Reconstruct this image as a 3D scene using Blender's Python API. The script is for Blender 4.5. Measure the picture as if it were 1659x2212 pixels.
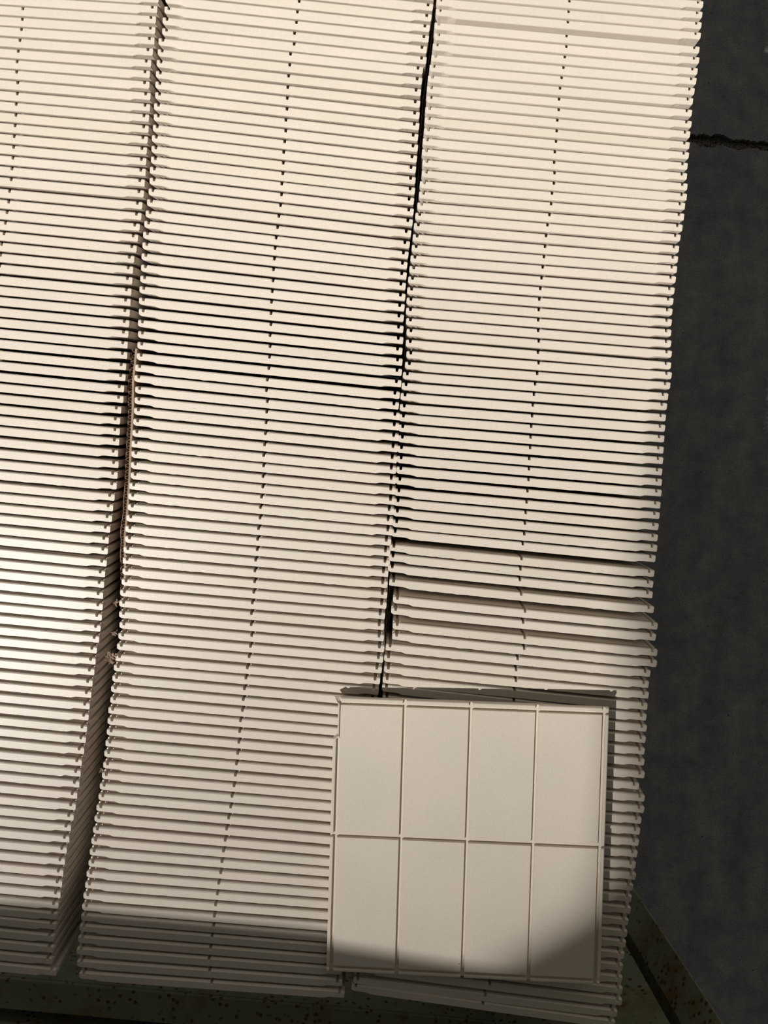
import bpy, bmesh, math, random
from mathutils import Vector, Matrix, noise

for o in list(bpy.data.objects):
    bpy.data.objects.remove(o, do_unlink=True)
SC = bpy.context.scene
COL = SC.collection
random.seed(7)

# ------------------------------------------------------------------ camera, light, exposure
F = 1660.0                       # focal length in pixels of the 1659 x 2212 frame
CX, CY = 829.5, 1106.0
H = 0.5777                       # camera height above the upper edges of the standing tiles
ZT = 0.780                       # height of those edges above the floor

cam_d = bpy.data.cameras.new('camera')
cam = bpy.data.objects.new('camera', cam_d)
COL.objects.link(cam)
cam.location = (0, 0, ZT + H)
cam.rotation_euler = (0, 0, 0)   # held level, looking straight down
cam_d.sensor_fit = 'HORIZONTAL'
cam_d.sensor_width = 36.0
cam_d.lens = 36.0 * F / 1659.0
cam_d.clip_start = 0.02
SC.camera = cam

w = bpy.data.worlds.new('world')
SC.world = w
w.use_nodes = True
bg = w.node_tree.nodes['Background']
bg.inputs[0].default_value = (1.0, 0.96, 0.86, 1)
# dim surroundings, brighter towards the open far side
wn, wl = w.node_tree.nodes, w.node_tree.links
wtc = wn.new('ShaderNodeTexCoord'); wsx = wn.new('ShaderNodeSeparateXYZ'); wmr = wn.new('ShaderNodeMapRange')
wmr.interpolation_type = 'SMOOTHSTEP'
wmr.inputs['From Min'].default_value = -0.1; wmr.inputs['From Max'].default_value = 1.0
wmr.inputs['To Min'].default_value = 0.05; wmr.inputs['To Max'].default_value = 0.33
wl.new(wtc.outputs['Generated'], wsx.inputs[0]); wl.new(wsx.outputs['Y'], wmr.inputs['Value'])
wl.new(wmr.outputs[0], bg.inputs[1])

SUN = Vector((-0.62, -0.53, 1.0)).normalized()      # towards the sun
sd = bpy.data.lights.new('sun', 'SUN')
sd.energy = 4.42
sd.angle = math.radians(0.53)
sd.color = (1.0, 0.965, 0.905)
so = bpy.data.objects.new('sun', sd)
COL.objects.link(so)
so.rotation_euler = SUN.to_track_quat('Z', 'Y').to_euler()
so.location = SUN * 5

vs = SC.view_settings
vs.view_transform = 'Standard'
vs.look = 'None'
vs.gamma = 1.0
vs.use_curve_mapping = False
vs.exposure = 0.0
SC.display_settings.display_device = 'sRGB'


def at(px, py, z):
    """point of the photograph on the level plane of height z"""
    d = ZT + H - z
    return Vector(((px - CX) * d / F, -(py - CY) * d / F, z))


# ------------------------------------------------------------------ helpers
def tag(o, label=None, cat=None, group=None, kind=None):
    if label: o['label'] = label
    if cat: o['category'] = cat
    if group: o['group'] = group
    if kind: o['kind'] = kind
    return o


def link(name, me, mat=None, parent=None):
    o = bpy.data.objects.new(name, me)
    COL.objects.link(o)
    if mat and me is not None and not me.materials:
        me.materials.append(mat)
    if parent: o.parent = parent
    return o


def mesh_from(name, verts, faces):
    me = bpy.data.meshes.new(name)
    me.from_pydata([tuple(v) for v in verts], [], faces)
    bm = bmesh.new(); bm.from_mesh(me)
    bmesh.ops.recalc_face_normals(bm, faces=bm.faces)
    bm.to_mesh(me); bm.free()
    return me


def prism(outline, z0, z1):
    """closed prism over an outline of (x, y)"""
    n = len(outline)
    v = [(x, y, z0) for x, y in outline] + [(x, y, z1) for x, y in outline]
    f = [tuple(range(n))[::-1], tuple(range(n, 2 * n))]
    f += [(i, (i + 1) % n, n + (i + 1) % n, n + i) for i in range(n)]
    return v, f


def bevel(o, wdt, seg=2):
    m = o.modifiers.new('bevel', 'BEVEL')
    m.width = wdt; m.segments = seg; m.limit_method = 'ANGLE'
    return o


class NT:
    def __init__(s, name):
        s.m = bpy.data.materials.new(name); s.m.use_nodes = True
        s.t = s.m.node_tree; s.n = s.t.nodes; s.l = s.t.links
        s.b = s.n['Principled BSDF']
    def new(s, typ, **kw):
        x = s.n.new(typ)
        for k, v in kw.items():
            if k in x.inputs: x.inputs[k].default_value = v
            else: setattr(x, k, v)
        return x
    def noise(s, vec, scale, detail=4, rough=0.55):
        x = s.new('ShaderNodeTexNoise'); x.inputs['Scale'].default_value = scale
        x.inputs['Detail'].default_value = detail; x.inputs['Roughness'].default_value = rough
        s.l.new(vec, x.inputs['Vector']); return x.outputs['Fac']
    def ramp(s, fac, stops):
        x = s.new('ShaderNodeValToRGB')
        e = x.color_ramp.elements
        while len(e) < len(stops): e.new(0.5)
        for i, (p, c) in enumerate(stops):
            e[i].position = p; e[i].color = (*c, 1) if len(c) == 3 else c
        s.l.new(fac, x.inputs['Fac']); return x.outputs['Color']
    def mix(s, fac, a, b, mode='MIX'):
        x = s.new('ShaderNodeMixRGB'); x.blend_type = mode
        for sock, v in ((x.inputs[0], fac), (x.inputs[1], a), (x.inputs[2], b)):
            if hasattr(v, 'links') or hasattr(v, 'is_output'): s.l.new(v, sock)
            else: sock.default_value = v if not isinstance(v, tuple) else ((*v, 1) if len(v) == 3 else v)
        return x.outputs[0]
    def bump(s, h, strength, dist):
        x = s.new('ShaderNodeBump'); x.inputs['Strength'].default_value = strength
        x.inputs['Distance'].default_value = dist
        s.l.new(h, x.inputs['Height']); s.l.new(x.outputs[0], s.b.inputs['Normal'])


# ------------------------------------------------------------------ materials
def mat_tile():
    k = NT('beige_ceramic')
    tc = k.new('ShaderNodeTexCoord').outputs['Object']
    inf = k.new('ShaderNodeObjectInfo').outputs['Random']
    add = k.new('ShaderNodeVectorMath'); add.operation = 'ADD'
    mul = k.new('ShaderNodeMath'); mul.operation = 'MULTIPLY'; mul.inputs[1].default_value = 9.0
    k.l.new(inf, mul.inputs[0]); k.l.new(tc, add.inputs[0]); k.l.new(mul.outputs[0], add.inputs[1])
    v = add.outputs[0]
    base = k.ramp(k.noise(v, 14, 3), [(0.35, (0.735, 0.665, 0.575)), (0.65, (0.775, 0.69, 0.60))])
    tint = k.ramp(inf, [(0.0, (0.97, 0.965, 0.95)), (0.5, (1.0, 1.0, 1.0)), (1.0, (0.985, 0.975, 0.975))])
    c = k.mix(1.0, base, tint, 'MULTIPLY')
    # fine speckle, rare dark pin holes and pale chips
    sp = k.ramp(k.noise(v, 900, 2), [(0.3, (0.93, 0.925, 0.92)), (0.6, (1, 1, 1))])
    c = k.mix(1.0, c, sp, 'MULTIPLY')
    vo = k.new('ShaderNodeTexVoronoi'); vo.inputs['Scale'].default_value = 55
    k.l.new(v, vo.inputs['Vector'])
    dk = k.ramp(vo.outputs['Distance'], [(0.012, (1, 1, 1)), (0.03, (0, 0, 0))])
    gate = k.ramp(k.noise(v, 33, 1), [(0.56, (0, 0, 0)), (0.6, (1, 1, 1))])
    c = k.mix(k.mix(1.0, dk, gate, 'MULTIPLY'), c, (0.25, 0.19, 0.13))
    vo2 = k.new('ShaderNodeTexVoronoi'); vo2.inputs['Scale'].default_value = 28
    k.l.new(v, vo2.inputs['Vector'])
    wt = k.ramp(vo2.outputs['Distance'], [(0.02, (1, 1, 1)), (0.05, (0, 0, 0))])
    gate2 = k.ramp(k.noise(v, 21, 1), [(0.60, (0, 0, 0)), (0.64, (1, 1, 1))])
    c = k.mix(k.mix(1.0, wt, gate2, 'MULTIPLY'), c, (0.9, 0.86, 0.8))
    k.l.new(c, k.b.inputs['Base Color'])
    k.b.inputs['Roughness'].default_value = 0.36
    k.b.inputs['Specular IOR Level'].default_value = 0.36
    k.bump(k.noise(v, 700, 3), 0.25, 0.00015)
    return k.m


def mat_concrete(dark=1.0):
    k = NT('dark_concrete')
    tc = k.new('ShaderNodeTexCoord').outputs['Object']
    mp = k.new('ShaderNodeMapping'); mp.inputs['Scale'].default_value = (3.2, 0.7, 1)
    k.l.new(tc, mp.inputs['Vector'])
    a = k.ramp(k.noise(mp.outputs[0], 6, 5), [(0.3, (0.185, 0.187, 0.19)), (0.75, (0.285, 0.275, 0.255))])
    b = k.ramp(k.noise(tc, 28, 6, 0.65), [(0.3, (0.66, 0.74, 0.86)), (0.7, (1.3, 1.26, 1.22))])
    c = k.mix(1.0, a, b, 'MULTIPLY')
    g = k.ramp(k.noise(tc, 420, 3, 0.7), [(0.35, (0.72, 0.72, 0.72)), (0.65, (1.25, 1.25, 1.25))])
    c = k.mix(1.0, c, g, 'MULTIPLY')
    vo = k.new('ShaderNodeTexVoronoi'); vo.inputs['Scale'].default_value = 60
    k.l.new(tc, vo.inputs['Vector'])
    pit = k.ramp(vo.outputs['Distance'], [(0.05, (1, 1, 1)), (0.11, (0, 0, 0))])
    gt = k.ramp(k.noise(tc, 17, 2), [(0.52, (0, 0, 0)), (0.6, (1, 1, 1))])
    c = k.mix(k.mix(1.0, pit, gt, 'MULTIPLY'), c, (0.05, 0.05, 0.05))
    vo2 = k.new('ShaderNodeTexVoronoi'); vo2.inputs['Scale'].default_value = 85
    k.l.new(tc, vo2.inputs['Vector'])
    lt = k.ramp(vo2.outputs['Distance'], [(0.03, (1, 1, 1)), (0.07, (0, 0, 0))])
    gl = k.ramp(k.noise(tc, 40, 1), [(0.6, (0, 0, 0)), (0.66, (1, 1, 1))])
    c = k.mix(k.mix(1.0, lt, gl, 'MULTIPLY'), c, (0.5, 0.48, 0.45))
    if dark != 1.0: c = k.mix(1.0, c, (dark, dark * 0.92, dark * 0.85), 'MULTIPLY')
    k.l.new(c, k.b.inputs['Base Color'])
    k.b.inputs['Roughness'].default_value = 0.85
    k.b.inputs['Specular IOR Level'].default_value = 0.25
    k.bump(k.noise(tc, 160, 5, 0.7), 0.5, 0.0012)
    return k.m


def mat_steel():
    k = NT('green_painted_steel')
    tc = k.new('ShaderNodeTexCoord').outputs['Object']
    pa = k.ramp(k.noise(tc, 9, 4), [(0.3, (0.195, 0.205, 0.125)), (0.7, (0.235, 0.265, 0.18))])
    big = k.ramp(k.noise(tc, 17, 5, 0.65), [(0.50, (0, 0, 0)), (0.66, (1, 1, 1))])
    c = k.mix(big, pa, (0.17, 0.115, 0.055))
    vo = k.new('ShaderNodeTexVoronoi'); vo.inputs['Scale'].default_value = 150
    k.l.new(tc, vo.inputs['Vector'])
    dots = k.ramp(vo.outputs['Distance'], [(0.22, (1, 1, 1)), (0.36, (0, 0, 0))])
    zone = k.ramp(k.noise(tc, 40, 3), [(0.44, (0, 0, 0)), (0.52, (1, 1, 1))])
    sm = k.mix(1.0, dots, zone, 'MULTIPLY')
    c = k.mix(sm, c, (0.085, 0.04, 0.016))
    k.l.new(c, k.b.inputs['Base Color'])
    k.b.inputs['Roughness'].default_value = 0.6
    k.b.inputs['Specular IOR Level'].default_value = 0.3
    k.bump(k.noise(tc, 95, 4), 0.4, 0.0008)
    return k.m


def mat_plain(name, a, b, scale, rough=0.9, bs=0.3, bd=0.0005):
    k = NT(name)
    tc = k.new('ShaderNodeTexCoord').outputs['Object']
    n = k.noise(tc, scale, 5)
    k.l.new(k.ramp(n, [(0.3, a), (0.7, b)]), k.b.inputs['Base Color'])
    k.b.inputs['Roughness'].default_value = rough
    k.b.inputs['Specular IOR Level'].default_value = 0.15
    k.bump(n, bs, bd)
    return k.m


M_TILE = mat_tile()
M_CONC = mat_concrete()
M_DIRT = mat_plain('crack_dirt', (0.025, 0.022, 0.02), (0.13, 0.11, 0.09), 220)
M_RUB = mat_plain('concrete_crumbs', (0.13, 0.11, 0.09), (0.26, 0.23, 0.18), 300)
M_STEEL = mat_steel()
M_CARD = mat_plain('brown_cardboard', (0.33, 0.235, 0.17), (0.43, 0.32, 0.24), 160)
M_BLOCKER = mat_plain('grey_blocker', (0.35, 0.34, 0.32), (0.42, 0.41, 0.39), 5)  # for the added sun-blocking slabs

# ------------------------------------------------------------------ floor of two slabs with an open joint
up = [(1200, 285), (1330, 292), (1400, 284), (1460, 291), (1490, 288), (1505, 292), (1520, 289), (1534, 294), (1548, 289),
      (1562, 291), (1572, 297), (1583, 301), (1594, 302), (1606, 299), (1620, 304), (1634, 306), (1648, 303),
      (1660, 306), (1760, 312), (1900, 318)]
lo = [(1200, 306), (1330, 310), (1400, 305), (1460, 309), (1490, 306), (1500, 309), (1510, 314), (1524, 318), (1541, 317),
      (1552, 314), (1563, 313), (1575, 319), (1588, 322), (1602, 325), (1615, 320), (1630, 323), (1645, 324),
      (1660, 327), (1760, 330), (1900, 336)]
base = prism([(-3.5, -3.5), (3.5, -3.5), (3.5, 3.5), (-3.5, 3.5)], -0.10, -0.007)
floor = link('floor', mesh_from('floor', *base), M_DIRT)
tag(floor, kind='structure', label='dark grey concrete floor with a crumbling joint')


def jag(pts, sgn):
    out = []
    P = [at(x, y, 0.0) for x, y in pts]
    for a, b in zip(P, P[1:]):
        n = max(1, int((b - a).length / 0.0016))
        for i in range(n):
            q = a.lerp(b, i / n)
            out.append((q.x, q.y + 0.003 * noise.noise((q.x * 150, q.y * 60, 3.1 * sgn)) + 0.0022 * noise.noise((q.x * 520, 7, 5.2 * sgn))))
    out.append((P[-1].x, P[-1].y))
    return out


ue = [(-3.5, 0.70)] + jag(up, 1) + [(3.5, 0.58)]
le = [(-3.5, 0.683)] + jag(lo, 2) + [(3.5, 0.56)]
s1 = link('slab', mesh_from('slab', *prism(ue + [(3.5, 3.5), (-3.5, 3.5)], -0.012, 0.0)), M_CONC, floor)
s2 = link('slab', mesh_from('slab', *prism(le[::-1] + [(-3.5, -3.5), (3.5, -3.5)], -0.012, 0.0)), M_CONC, floor)

# crumbs lying in the joint
vv, ff = [], []
for i in range(420):
    x = random.uniform(1465, 1670)
    t = random.random()
    yu = 288 + (x - 1465) * 0.085; yl = 308 + (x - 1465) * 0.09
    p = at(x, yu + (yl - yu) * (0.25 + 0.8 * t), 0)
    r = random.uniform(0.0008, 0.0033)
    b0 = len(vv)
    for s in ((-1, 0, 0), (1, 0, 0), (0, -1, 0), (0, 1, 0), (0, 0, -1), (0, 0, 1)):
        vv.append((p.x + s[0] * r * random.uniform(.6, 1.4), p.y + s[1] * r * random.uniform(.5, 1.2),
                   -0.0085 + 0.006 * t + s[2] * r * random.uniform(.5, 1.1)))
    for a, b, c in ((0, 2, 4), (2, 1, 4), (1, 3, 4), (3, 0, 4), (2, 0, 5), (1, 2, 5), (3, 1, 5), (0, 3, 5)):
        ff.append((b0 + a, b0 + b, b0 + c))
cr = link('crumbs', mesh_from('crumbs', vv, ff), M_RUB, floor)
cr['kind'] = 'stuff'

# ------------------------------------------------------------------ steel stillage the tiles stand in
still = bpy.data.objects.new('steel_stillage', None)
COL.objects.link(still)
still.location = (0, 0, 0)
tag(still, 'green painted steel stillage with rust spots under the rows of tiles', 'rack')
ZB = 0.5785                                    # deck height
R6 = Matrix.Rotation(-0.1, 4, 'Z')


def box_part(name, x0, x1, y0, y1, z0, z1, rot=False, bv=0.0015):
    v, f = prism([(x0, y0), (x1, y0), (x1, y1), (x0, y1)], z0, z1)
    me = mesh_from(name, v, f)
    if rot: me.transform(R6)
    o = link(name, me, M_STEEL, still)
    bevel(o, bv)
    return o


# deck of flat bars running across, aligned with the rows
for i in range(9):
    y = -0.362 + i * 0.125
    box_part('deck_bar', -0.62, 0.262, y, y + 0.122, ZB - 0.006, ZB, True)
for x in (-0.60, -0.17, 0.20):
    box_part('runner', x, x + 0.05, -0.30, 0.75, ZB - 0.046, ZB - 0.006, True)


box_part('end_blocker', -0.66, 0.22, 0.505, 0.511, ZB - 0.046, ZT + 0.03, True)  # unseen panel added to keep the far glow out of the row gaps


def strip(name, a, b, wdt, z0, z1, lip=None):
    """bar between two plan points, its width going away from the tiles"""
    a, b = Vector(a), Vector(b)
    d = (b - a).normalized(); n = Vector((d.y, -d.x))
    pts = [a, b, b + n * wdt, a + n * wdt]
    me = mesh_from(name, *prism([(p.x, p.y) for p in pts], z0, z1))
    o = link(name, me, M_STEEL, still); bevel(o, 0.0015)
    return o


fa, fb = at(-250, 2113 - 23, ZB), at(1180, 2113 + 108, ZB)
strip('front_flange', fa.xy, fb.xy, 0.031, ZB - 0.005, ZB)
d = (fb - fa).normalized(); n2 = Vector((d.y, -d.x, 0))
strip('front_web', (fa + n2 * 0.0).xy, (fb + n2 * 0.0).xy, 0.005, ZB - 0.07, ZB - 0.005)
strip('lower_flange', (fa + n2 * 0.0).xy, (fb + n2 * 0.0).xy, 0.031, ZB - 0.075, ZB - 0.07)
strip('fork_bar', (fa + n2 * 0.047 + Vector((0, 0, 0))).xy, (fb + n2 * 0.047).xy, 0.03, ZB - 0.03, ZB - 0.004)
# corner post: bent sheet with its open slot towards the tiles
ax, ay = 0.268, -0.406
post = link('corner_post', mesh_from('corner_post', *prism(
    [(ax, ay), (0.250, -0.430), (0.2585, -0.520), (0.10, -0.556), (0.10, -0.560), (0.2625, -0.524), (0.2535, -0.4315),
     (ax + 0.002, ay - 0.001)], 0.0, 1.05)), M_STEEL, still)
pl = link('post_plate', mesh_from('post_plate', *prism(
    [(0.238, -0.426), (0.2385, -0.430), (0.10, -0.456), (0.10, -0.452)], 0.0, 1.05)), M_STEEL, still)
cap = link('post_shade_cap', mesh_from('post_shade_cap', *prism(
    [(0.095, -0.402), (0.312, -0.402), (0.312, -0.544), (0.095, -0.544)], 1.0505, 1.056)), M_STEEL, still)  # unseen cap added to keep the post's slot dark

# ------------------------------------------------------------------ the ceramic tile
GX = [-0.0965, 0.0, 0.0965]
XL, XR = -0.0997, 0.1003
GZ = [-0.0037 - 0.04765 * i for i in range(5)]
ZD = -0.1979
TH = 0.0064
GD = 0.0024


def tile_mesh(name, seed, rough_edge=0.00012, chip=False):
    rnd = random.Random(seed)
    g1, g2 = (0.0014, 0.0011) if chip else (0.00115, 0.00085)      # half width of a groove at its rim and its floor
    xs = {XL, XL + 0.0005, XR - 0.0005, XR, XL + 0.0035, XL + 0.0095, XL + 0.012, XL + 0.0155, XR - 0.009, XR - 0.0118, XR - 0.0152}
    for g in GX:
        xs |= {g - g1, g - g2, g + g2, g + g1}
    x = -0.080
    while x < 0.0815:
        if min(abs(x - g) for g in GX) > 0.0025: xs.add(round(x, 5))
        x += 0.004 if not chip else 0.006
    if chip: xs |= {0.0925, 0.088, 0.0725, 0.0695, 0.0745}
    zs = {0.0, -0.0006, ZD, ZD + 0.0005, -0.02, -0.034, ZD + 0.02, ZD + 0.034}
    for g in GZ:
        zs |= {g - g1, g - g2, g + g2, g + g1}
    xs = sorted(xs); zs = sorted(zs, reverse=True)
    nx, nz = len(xs), len(zs)

    def gf(v, gs):
        dd = min(abs(v - g) for g in gs)
        return 1.0 if dd < g2 + 0.00005 else 0.0
    off = rnd.uniform(0, 50)
    cl = rnd.uniform(0.0008, 0.0017); crr = rnd.uniform(0.0002, 0.0012)
    V = []
    for side in (0, 1):
        for z in zs:
            for x in xs:
                ex = x in (XL, XR); ez = z in (0.0, ZD)
                if side == 0:
                    y = -GD * max(gf(x, GX), gf(z, GZ))
                    if (ex or ez) and y == 0: y = -0.00045 if ex else -0.0007
                    if ex and ez: y = min(y, -0.0007)
                else:
                    y = -TH
                    dx = min(x - XL, XR - x); dz = min(-z, z - ZD)
                    q = dx + 0.32 * dz
                    rc = max(0.0, min(1.0, (0.0150 - q) / 0.0032))
                    y += 0.0011 * rc
                    if ez or z in (-0.0006, ZD + 0.0005):
                        a = rough_edge * (noise.noise((x * 210 + off, 0, 0)) + 0.8 * noise.noise((x * 900 + off, 4, 0)))
                        y += a + (0.00018 if ez else 0)
                    if x == XL: y += cl
                    if x == XL + 0.0005: y += cl * 0.45
                    if x == XR: y += crr
                px, pz = x, z
                if chip and z < GZ[4] - 0.0001 and x > 0.0700:
                    if x >= 0.0963: pz = GZ[4] - 0.0022 * (x - 0.0955) / 0.0048 - 0.0004
                    else: pz = GZ[4] + 0.0005 + 0.0004 * noise.noise((x * 400, 1, 1))
                    if side == 0 and x < 0.0955: y = min(y, -0.0004 if z < GZ[4] - 0.0008 else y)
                    if side == 0: y = -0.0012 if z in (ZD,) else 0.0
                    if side == 1: pz -= 0.0015 * (1 if z == ZD else 0.3)
                V.append((px, y, pz))
    Fc = []
    N = nx * nz
    for j in range(nz - 1):
        for i in range(nx - 1):
            a = j * nx + i
            Fc.append((a, a + 1, a + nx + 1, a + nx))
            Fc.append((N + a, N + a + nx, N + a + nx + 1, N + a + 1))
    for i in range(nx - 1):
        Fc.append((i, N + i, N + i + 1, i + 1))
        a = (nz - 1) * nx + i
        Fc.append((a, a + 1, N + a + 1, N + a))
    for j in range(nz - 1):
        a = j * nx
        Fc.append((a, a + nx, N + a + nx, N + a))
        a = j * nx + nx - 1
        Fc.append((a, N + a, N + a + nx, a + nx))
    me = mesh_from(name, V, Fc)
    me.materials.append(M_TILE)
    return me


VAR = [tile_mesh('ceramic_tile_a', 1, 0.00010), tile_mesh('ceramic_tile_b', 2, 0.00022),
       tile_mesh('ceramic_tile_c', 3, 0.00012), tile_mesh('ceramic_tile_d', 4, 0.00040),
       tile_mesh('ceramic_tile_e', 5, 0.00014), tile_mesh('ceramic_tile_f', 6, 0.00016)]


def crop(ox, oy, s, pts):
    return [(ox + x / s, oy + y / s) for x, y in pts]


S = 4.608
# ---- left row: right-hand slots, and middle slots while they are in the frame (one entry per tile)
r1R = crop(0, 0, S, [(1502,172),(1496,278),(1487,382),(1472,493),(1455,607),(1443,715),(1438,823),(1449,935),(1444,1047),
    (1433,1152),(1430,1262),(1422,1370),(1413,1478),(1407,1585),(1401,1692),(1391,1798),(1383,1907),(1367,2023)])
r1R += crop(0, 440, S, [(1358,104),(1341,212),(1325,320),(1311,428),(1287,532),(1276,638),(1268,745),(1258,857),(1250,960),
    (1243,1065),(1237,1173),(1229,1278),(1222,1385),(1218,1490),(1207,1602),(1201,1710),(1187,1822),(1180,1928),(1158,2034)])
r1R += crop(0, 880, S, [(1148,115),(1144,222),(1138,325),(1127,437),(1131,550),(1122,657),(1113,763),(1092,877),(1077,982),
    (1066,1088),(1048,1195),(1033,1305),(1024,1412),(1013,1533),(997,1640),(987,1745),(977,1855),(974,1968)])
r1R += crop(0, 1320, S, [(964,45),(952,155),(938,265),(915,372),(902,483),(890,590),(872,703),(859,815),(843,930),(833,1040),
    (817,1157),(805,1265),(788,1375),(765,1493),(753,1600),(741,1708),(719,1820),(704,1932)])
r1R += crop(0, 1732, S, [(684,140),(657,245),(641,358),(615,468),(597,580),(580,693),(569,800),(553,910),(533,1018),(517,1126),
    (505,1226),(489,1347),(485,1456),(472,1570),(510,1685)])
r1Cy = [88,192,295,402,510,615,720,822,932,1040,1145,1250,1358,1465,1573,1680,1790,1900,2012,2118]
r1Cx = [251,241,230,214,197,185,176,180,173,162,157,147,140,134,126,120,110,96,88,71]
# ---- middle row: middle slots
r2C = crop(320, 0, S, [(1505,12),(1487,117),(1477,222),(1458,330),(1454,437),(1418,537),(1410,645),(1399,755),(1391,868),
    (1386,977),(1383,1085),(1372,1195),(1370,1302),(1360,1410),(1350,1515),(1346,1622),(1341,1728),(1331,1830),(1328,1938),(1318,2045),(1302,2153)])
r2C += crop(290, 440, S, [(1427,237),(1413,340),(1402,445),(1395,550),(1386,657),(1382,768),(1374,875),(1366,980),(1362,1092),
    (1360,1203),(1352,1312),(1352,1422),(1346,1528),(1340,1640),(1325,1755),(1316,1860),(1325,1970),(1318,2075)])
r2C += crop(250, 880, S, [(1497,153),(1490,263),(1482,373),(1473,480),(1472,582),(1467,690),(1465,793),(1451,895),(1441,998),
    (1437,1103),(1422,1208),(1413,1315),(1409,1418),(1393,1522),(1386,1630),(1383,1738),(1375,1842),(1360,1948),(1351,2055)])
r2C += crop(200, 1320, S, [(1580,138),(1584,245),(1573,353),(1559,457),(1541,567),(1527,670),(1512,777),(1500,883),(1492,992),
    (1473,1095),(1465,1202),(1457,1310),(1445,1420),(1433,1525),(1422,1637),(1409,1742),(1388,1847)])
r2C += crop(150, 1732, S, [(1605,55),(1585,165),(1565,275),(1551,387),(1534,495),(1519,600),(1506,710),(1487,815),(1473,922),
    (1456,1030),(1443,1142),(1433,1247),(1417,1355),(1402,1468),(1388,1580),(1393,1698),(1414,1815)])
r2L = [None, None] + crop(320, 0, S, [(208,83),(190,190),(184,297),(150,400),(139,505),(129,617),(119,723),(115,828),(113,935),
    (102,1045),(97,1153),(90,1262),(83,1363),(79,1470),(75,1578),(66,1680),(64,1788),(52,1895),(36,2005)])
r2L += crop(290, 440, S, [(162,85),(148,192),(137,298),(128,405),(121,513),(114,627),(105,737),(97,845),(93,952),(90,1068),
    (81,1177),(80,1285),(76,1398),(70,1513),(54,1617),(43,1725),(48,1840),(41,1950)])
r2L += crop(250, 880, S, [(222,22),(212,132),(205,245),(199,350),(196,455),(191,563),(186,668),(175,770),(165,875),(161,982),
    (144,1093),(135,1198),(130,1302),(113,1403),(106,1515),(103,1620),(95,1727),(78,1837),(69,1943)])
r2L += crop(200, 1320, S, [(300,22),(305,130),(291,237),(278,347),(262,450),(246,557),(233,660),(218,767),(211,875),(195,980),
    (187,1085),(175,1195),(167,1307),(153,1412),(139,1520),(127,1630),(106,1737),(93,1843)])
r2L += crop(150, 1732, S, [(302,50),(283,160),(266,272),(252,385),(232,490),(215,605),(200,710),(183,820),(163,930),(151,1035),
    (139,1145),(123,1245),(103,1362),(89,1482),(95,1602),(117,1722)])
# ---- right row: middle slots, then right-hand slots where the flat tile covers the middle
r3C = crop(900, 0, S, [(1524,10),(1516,115),(1509,218),(1496,357),(1494,462),(1478,567),(1465,672),(1447,773),(1431,877),(1421,987),
    (1418,1092),(1404,1197),(1398,1303),(1391,1408),(1379,1512),(1372,1617),(1376,1722),(1370,1825),(1351,1925),(1342,2030)])
r3C += crop(870, 440, S, [(1464,112),(1444,213),(1430,320),(1419,428),(1409,530),(1397,633),(1385,742),(1373,847),(1363,953),
    (1357,1057),(1352,1160),(1352,1265),(1357,1370),(1350,1482),(1356,1588),(1342,1692),(1321,1797),(1309,1900),(1298,2007)])
r3C += crop(830, 880, S, [(1475,87),(1467,190),(1460,298),(1456,403),(1447,512),(1444,615),(1440,722),(1430,835),(1421,945),
    (1412,1050),(1405,1157),(1398,1262),(1383,1362),(1370,1509),(1360,1612),(1354,1718)])
r3C += crop(810, 1200, S, [(1459,388),(1497,558),(1479,668),(1494,820),(1489,927),(1424,1030),(1408,1140),(1407,1248),(1395,1357),(1386,1452)])
r3L = [None, None] + crop(900, 0, S, [(240,103),(226,240),(223,345),(205,447),(191,560),(176,660),(163,768),(152,872),(148,970),
    (135,1078),(130,1182),(121,1290),(111,1392),(103,1500),(108,1607),(99,1712),(79,1820),(70,1923),(54,2033)])
r3L += crop(870, 440, S, [(175,108),(159,210),(148,322),(138,428),(126,532),(115,638),(104,743),(93,850),(87,953),(83,1055),
    (83,1158),(92,1265),(84,1373),(92,1487),(76,1593),(56,1695),(46,1802),(35,1905),(27,2015)])
r3L += crop(830, 880, S, [(206,88),(198,192),(195,298),(186,403),(184,505),(180,612),(171,718),(162,833),(153,932),(145,1036),
    (138,1142),(124,1238),(107,1385),(100,1483),(93,1590)])
r3L += crop(810, 1200, S, [(198,257),(234,430),(212,540),(228,690),(223,795),(157,903),(142,1013),(137,1122),(123,1227),(116,1333)])
r3R = crop(1250, 1420, 6.144, [(868,783),(843,920),(829,1070),(815,1225),(812,1370),(815,1540),(740,1690),(815,1850),(808,2000),(770,2145)])
r3R = r3R[1:]                                     # tiles 65 to 73
r3R += crop(1220, 1760, 6.144, [(938,200),(922,350),(903,500),(880,650),(882,800),(846,945),(826,1095),(815,1250),(782,1405),(768,1560)])
r3R += crop(1300, 1850, 4.621, [(195,860),(178,975),(163,1095),(158,1215),(160,1325),(155,1440),(108,1555),(85,1658)])


def smooth(a):
    return [sum(a[max(0, i - 1):i + 2]) / len(a[max(0, i - 1):i + 2]) for i in range(len(a))]


ORD = lambda n: '%d%s' % (n, 'th' if 10 <= n % 100 <= 20 else {1: 'st', 2: 'nd', 3: 'rd'}.get(n % 10, 'th'))
tiles = {1: [], 2: [], 3: []}


def put_tile(row, idx, px, py, slot, slope, dy, mesh):
    a = math.atan(slope)
    X = Vector((math.cos(a), -math.sin(a), 0))
    Z = Vector((-0.036, -dy, 1.0))
    Z = (Z - X * Z.dot(X)).normalized()
    Y = Z.cross(X)
    p = at(px, py - 4.0, ZT) - X * slot * 0.0965
    o = link('ceramic_tile', mesh)
    o.matrix_world = Matrix(((X.x, Y.x, Z.x, p.x), (X.y, Y.y, Z.y, p.y), (X.z, Y.z, Z.z, p.z), (0, 0, 0, 1)))
    tiles[row].append((idx, o))
    return o


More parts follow.
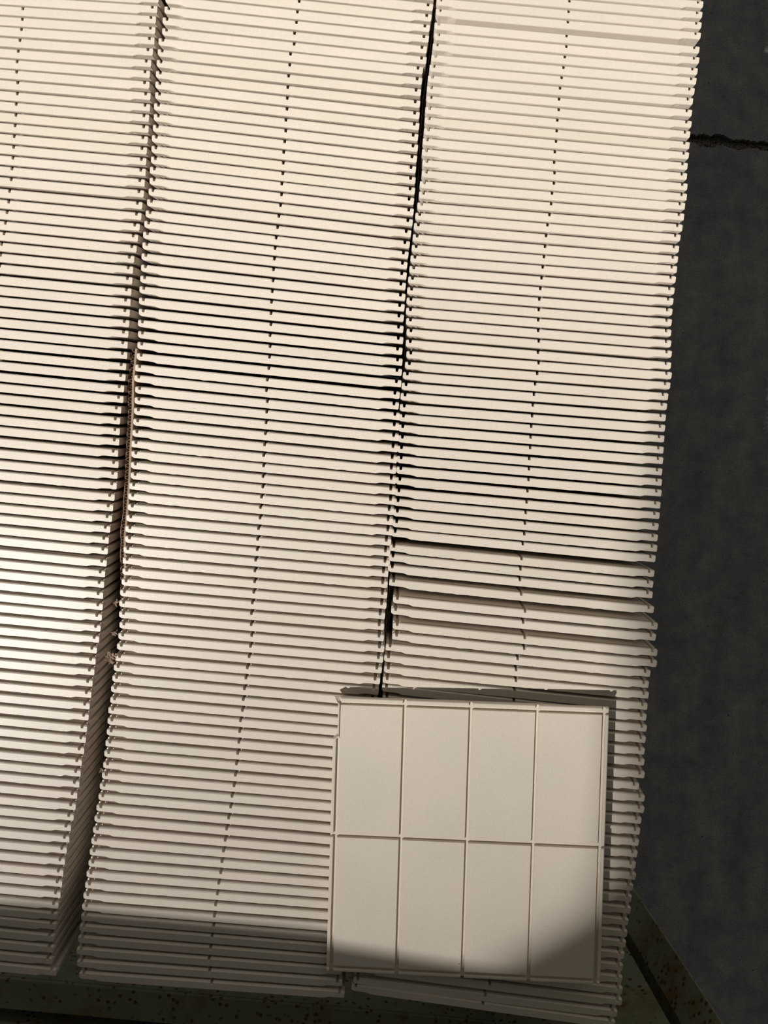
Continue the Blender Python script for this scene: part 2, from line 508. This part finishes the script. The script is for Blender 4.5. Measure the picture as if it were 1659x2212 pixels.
rough_idx = {1: {22, 28, 43, 57, 70}, 2: {17, 35, 42, 46, 53, 62, 67, 70, 83}, 3: {23, 52, 55, 59, 60, 67}}


def pick(row, idx):
    if idx in rough_idx[row]: return VAR[3]
    return random.Random(idx * 3 + row * 101).choice([VAR[0], VAR[1], VAR[2], VAR[4], VAR[5], VAR[0]])


# left row
sl1 = []
C1 = crop(0, 0, S, list(zip(r1Cx, r1Cy)))
for i, r in enumerate(r1R):
    if i < len(C1): sl1.append((r[1] - C1[i][1]) / (r[0] - C1[i][0]))
    else: sl1.append(0.099 + 0.003 * math.sin(i * 0.4))
sl1 = smooth(sl1)
for k in (-2, -1):
    put_tile(1, k, r1R[0][0] - 3 * k, r1R[0][1] + 22.3 * k, 1, sl1[0], 0.150, pick(1, k))
for i, r in enumerate(r1R):
    dy = 0.158 + 0.012 * math.sin(i * 0.13)
    put_tile(1, i, r[0], r[1], 1, sl1[i], dy, pick(1, i))
# middle row
sl2 = []
for i, c in enumerate(r2C):
    L = r2L[i] if i < len(r2L) else None
    sl2.append((c[1] - L[1]) / (c[0] - L[0]) if L else 0.108)
sl2[0:2] = [sl2[2], sl2[2]]
sl2 = smooth(sl2)
for k in (-2, -1):
    put_tile(2, k, r2C[0][0] - 3 * k, r2C[0][1] + 22.8 * k, 0, sl2[0], 0.19, pick(2, k))
for i, c in enumerate(r2C):
    put_tile(2, i, c[0], c[1], 0, sl2[i], 0.19 + 0.010 * math.sin(i * 0.11 + 1), pick(2, i))


# right row: the lean grows where the tiles have fallen apart
def lean3(i):
    v = 0.078
    if i <= 2: v -= 0.014
    for k, s in ((52, .014), (55, .013), (56, .027), (58, .013)):
        if i >= k: v += s
    return v + 0.0004 * max(0, i - 60)


sl3 = []
for i, c in enumerate(r3C):
    L = r3L[i] if i < len(r3L) else None
    sl3.append((c[1] - L[1]) / (c[0] - L[0]) if L else 0.09)
sl3[0:2] = [sl3[2], sl3[2]]
sl3[64] = 0.112
for k in (-2, -1):
    put_tile(3, k, r3C[0][0] - 2 * k, r3C[0][1] + 22.6 * k, 0, sl3[0], lean3(-1), pick(3, k))
for i, c in enumerate(r3C):
    put_tile(3, i, c[0], c[1], 0, sl3[i], lean3(i), pick(3, i))
for j, r in enumerate(r3R):
    i = 65 + j
    s = 0.112 + 0.016 * (i - 65) / 25.0 + (0.012 if i == 91 else 0)
    put_tile(3, i, r[0], r[1], 1, s, lean3(i), pick(3, i))

ROWN = {1: 'left', 2: 'middle', 3: 'right'}
EXTRA = {(3, 56): 'shifted right below the widest dark gap', (3, 52): 'under the uppermost wide dark gap',
         (3, 55): 'between two wide dark gaps, its corner chipped', (3, 58): 'below the lowest wide gap, shifted right',
         (3, 2): 'leaning, its back visible above a wider gap', (3, 70): 'its right end set back from the others',
         (1, 87): 'swung out from the one above', (2, 91): 'above the rusty green flange',
         (3, 91): 'ending at the bottom edge of the photo'}
for row, lst in tiles.items():
    last = max(i for i, o in lst)
    for i, o in lst:
        n = last - i + 1
        lab = 'beige grooved tile on edge, %s from the near end of the %s row' % (ORD(n), ROWN[row])
        if (row, i) in EXTRA:
            lab = 'beige tile on edge, %s in %s row, %s' % (ORD(n), ROWN[row], EXTRA[(row, i)])
        tag(o, lab, 'tile', 'beige tiles standing on edge in the %s row' % ROWN[row])

# ------------------------------------------------------------------ the tile lying flat on the rows
zl = ZT + 0.0125
corners = [at(731.8, 1503.8, ZT + .010), at(1307, 1528.7, ZT + .018), at(1297, 2133.9, ZT + .014), at(702.9, 2096.4, ZT + .0085)]
cen = sum(corners, Vector()) / 4
Xv = ((corners[0] + corners[1]) - (corners[2] + corners[3])).normalized()
Zv = ((corners[1] + corners[2]) - (corners[0] + corners[3])).normalized()
Yv = Zv.cross(Xv).normalized()
Zv = Xv.cross(Yv).normalized()
flat = link('ceramic_tile', tile_mesh('chipped_ceramic_tile', 9, 0.0001, chip=True))
sc = 1.018
org = cen - Xv * 0.0003 * sc - Zv * (ZD / 2) * sc
flat.matrix_world = Matrix(((Xv.x * sc, Yv.x * sc, Zv.x * sc, org.x), (Xv.y * sc, Yv.y * sc, Zv.y * sc, org.y),
                            (Xv.z * sc, Yv.z * sc, Zv.z * sc, org.z), (0, 0, 0, 1)))
tag(flat, 'square beige tile lying flat, eight panels up, upper left rim broken off', 'tile')


# ------------------------------------------------------------------ corrugated cardboard between the rows
def card_sheet(name, path, z_top, z_bot, t, wave, label, liner=0.0004):
    """path: plan points along the sheet; liners on both faces and a wavy flute between"""
    root = bpy.data.objects.new(name, None); COL.objects.link(root)
    c0 = path[len(path) // 2]
    root.location = (c0.x, c0.y, z_bot)
    tag(root, label, 'cardboard')
    # resample
    P = []
    for a, b in zip(path, path[1:]):
        n = max(1, int((b - a).length / (wave / 8)))
        P += [a.lerp(b, i / n) for i in range(n)]
    P.append(path[-1])
    cum = [0.0]
    for a, b in zip(P, P[1:]): cum.append(cum[-1] + (b - a).length)
    T = []
    for i in range(len(P)):
        d_ = (P[min(i + 3, len(P) - 1)] - P[max(i - 3, 0)]).normalized()
        T.append(Vector((d_.y, -d_.x, 0)))

    def wall(pts, th, nm, ztf):
        V, Fc = [], []
        for i, (p, n_) in enumerate(pts):
            zt = ztf(cum[i])
            for s, z in ((-.5, z_bot), (.5, z_bot), (.5, zt), (-.5, zt)):
                q = p + n_ * th * s
                V.append((q.x - root.location.x, q.y - root.location.y, z - root.location.z))
        for i in range(len(pts) - 1):
            a = 4 * i; b = a + 4
            for k in range(4):
                Fc.append((a + k, a + (k + 1) % 4, b + (k + 1) % 4, b + k))
        Fc.append((0, 1, 2, 3)); m_ = 4 * (len(pts) - 1); Fc.append((m_ + 3, m_ + 2, m_ + 1, m_))
        return link(nm, mesh_from(nm, V, Fc), M_CARD, root)
    wall([(p + n_ * (t / 2 + liner * 0.4), n_) for p, n_ in zip(P, T)], liner, 'liner', lambda s: z_top(s) + 0.0004 * noise.noise((s * 150, 1, 0)))
    wall([(p - n_ * t / 2, n_) for p, n_ in zip(P, T)], 0.0003, 'liner', lambda s: z_top(s) - 0.006 + 0.0016 * noise.noise((s * 90, 5, 0)))
    fl = []
    for i, (p, n_) in enumerate(zip(P, T)):
        ph = cum[i] / wave + 0.1 * noise.noise((cum[i] * 60, 2, 9))
        tri = 2 * abs(2 * (ph - math.floor(ph + 0.5))) - 1
        fl.append((p + n_ * tri * (t / 2 - 0.0004) * 0.95, n_))
    wall(fl, 0.00028, 'flute', lambda s: z_top(s) - 0.0035 + 0.0012 * noise.noise((s * 200, 8, 0)))
    return root


def rowpx(lst, i, off):
    x, y = lst[i]
    return x + off, y


pathA = []
for i in range(33, 78, 3):
    L = r2L[i]
    off = -20.5 if i < 40 else (-19.5 if i < 48 else -18.5)
    q = at(L[0] + off - 1.0, L[1] + 8, ZT); pathA.append(Vector((q.x, q.y, 0)))
tornA = card_sheet('corrugated_cardboard', pathA[::-1], lambda s: ZT - 0.0012 - 0.024 * min(1, max(0, (0.20 - s) / 0.09)), ZB + 0.001, 0.0046, 0.0046,
                   'torn brown corrugated cardboard strip between the left and middle rows', 0.0016)
pathB = []
for i in range(0, 64, 3):
    c = r2C[i]
    q = at(c[0] + 277.5 + 12 + 5.0, c[1] + 277.5 * sl2[i] + 8, ZT)
    pathB.append(Vector((q.x, q.y, 0)))
pathB = [pathB[0] + (pathB[0] - pathB[1]) * 2.5] + pathB
card_sheet('corrugated_cardboard', pathB, lambda s: ZT - 0.024, ZB + 0.001, 0.0021, 0.0060,
           'dark corrugated cardboard strip deep in the gap between the middle and right rows')


# frayed fibres on the torn edge
def fray(px, py, z, r, n, seed):
    rnd = random.Random(seed)
    c = at(px, py, z)
    V, Fc = [], []
    for i in range(n):
        a = rnd.uniform(0, 6.283); e = rnd.uniform(-0.3, 1.0)
        dv = Vector((math.cos(a), math.sin(a), e)).normalized() * r * rnd.uniform(.5, 1.1)
        s = Vector((-dv.y, dv.x, dv.z * 0.3)).normalized() * r * rnd.uniform(.05, .16)
        o0 = c + Vector((rnd.uniform(-1, 1), rnd.uniform(-1, 1), rnd.uniform(-.5, .5))) * r * 0.25
        b = len(V)
        u = Vector((0, 0, 0.00015))
        V += [o0 - s, o0 + s, o0 + dv * .6 + s * 1.2, o0 + dv, o0 + dv * .6 - s * .9, o0 + dv * .3 + u]
        Fc += [(b, b + 1, b + 5), (b + 1, b + 2, b + 5), (b + 2, b + 3, b + 5), (b + 3, b + 4, b + 5), (b + 4, b, b + 5),
               (b, b + 4, b + 3, b + 2, b + 1)]
    V = [v - tornA.location for v in V]
    me = mesh_from('torn_fibres', V, Fc)
    o = link('torn_fibres', me, M_CARD, tornA); o['kind'] = 'stuff'
    return o


fray(250.5, 1302, ZT - 0.0035, 0.0030, 22, 1)
fray(240.5, 1421, ZT - 0.0015, 0.0056, 60, 2)
fray(247, 1368, ZT - 0.008, 0.0030, 16, 3)
fray(221, 1664, ZT - 0.007, 0.0028, 16, 4)

# ------------------------------------------------------------------ slabs added outside the frame to shade the near end and right side
LZ = SUN / SUN.z


def shade_slab(name, pix, h, th):
    pts = [at(x, y, ZT) + LZ * h for x, y in pix]
    v, f = prism([(p.x, p.y) for p in pts], ZT + h, ZT + h + th)
    o = link(name, mesh_from(name, v, f), M_BLOCKER)
    return tag(o, kind='structure', label='added sun-blocking slab above the tiles, out of view')


shade_slab('sun_blocker_1', [(-2600, 1870), (0, 1978), (350, 2010), (700, 2042), (900, 2066), (1020, 2078), (1150, 2078), (2400, 2300),
                      (2400, 5200), (-2600, 5200)], 2.0, 0.03)
shade_slab('sun_blocker_2', [(900, 2165), (1010, 2080), (1150, 1995), (1295, 1890), (1345, 1800), (1360, 1650), (1375, 1400), (1402, 1150),
                      (1485, 850), (2300, 600), (6000, 600), (6000, 6000), (900, 6000)], 4.6, 0.05)

# a slab added far off: its edge dims the sun little by little towards the near end
far = [(-40000, 1905), (0, 1905), (1659, 1905), (40000, 1895), (40000, 40000), (-40000, 40000)]
shade_slab('sun_blocker_3', far, 80.0, 0.02)
# slab added beyond the far end of the rows to keep sun off the floor
shade_slab('sun_blocker_4', [(-3000, -30), (6000, -30), (6000, -5000), (-3000, -5000)], 1.6, 0.02)
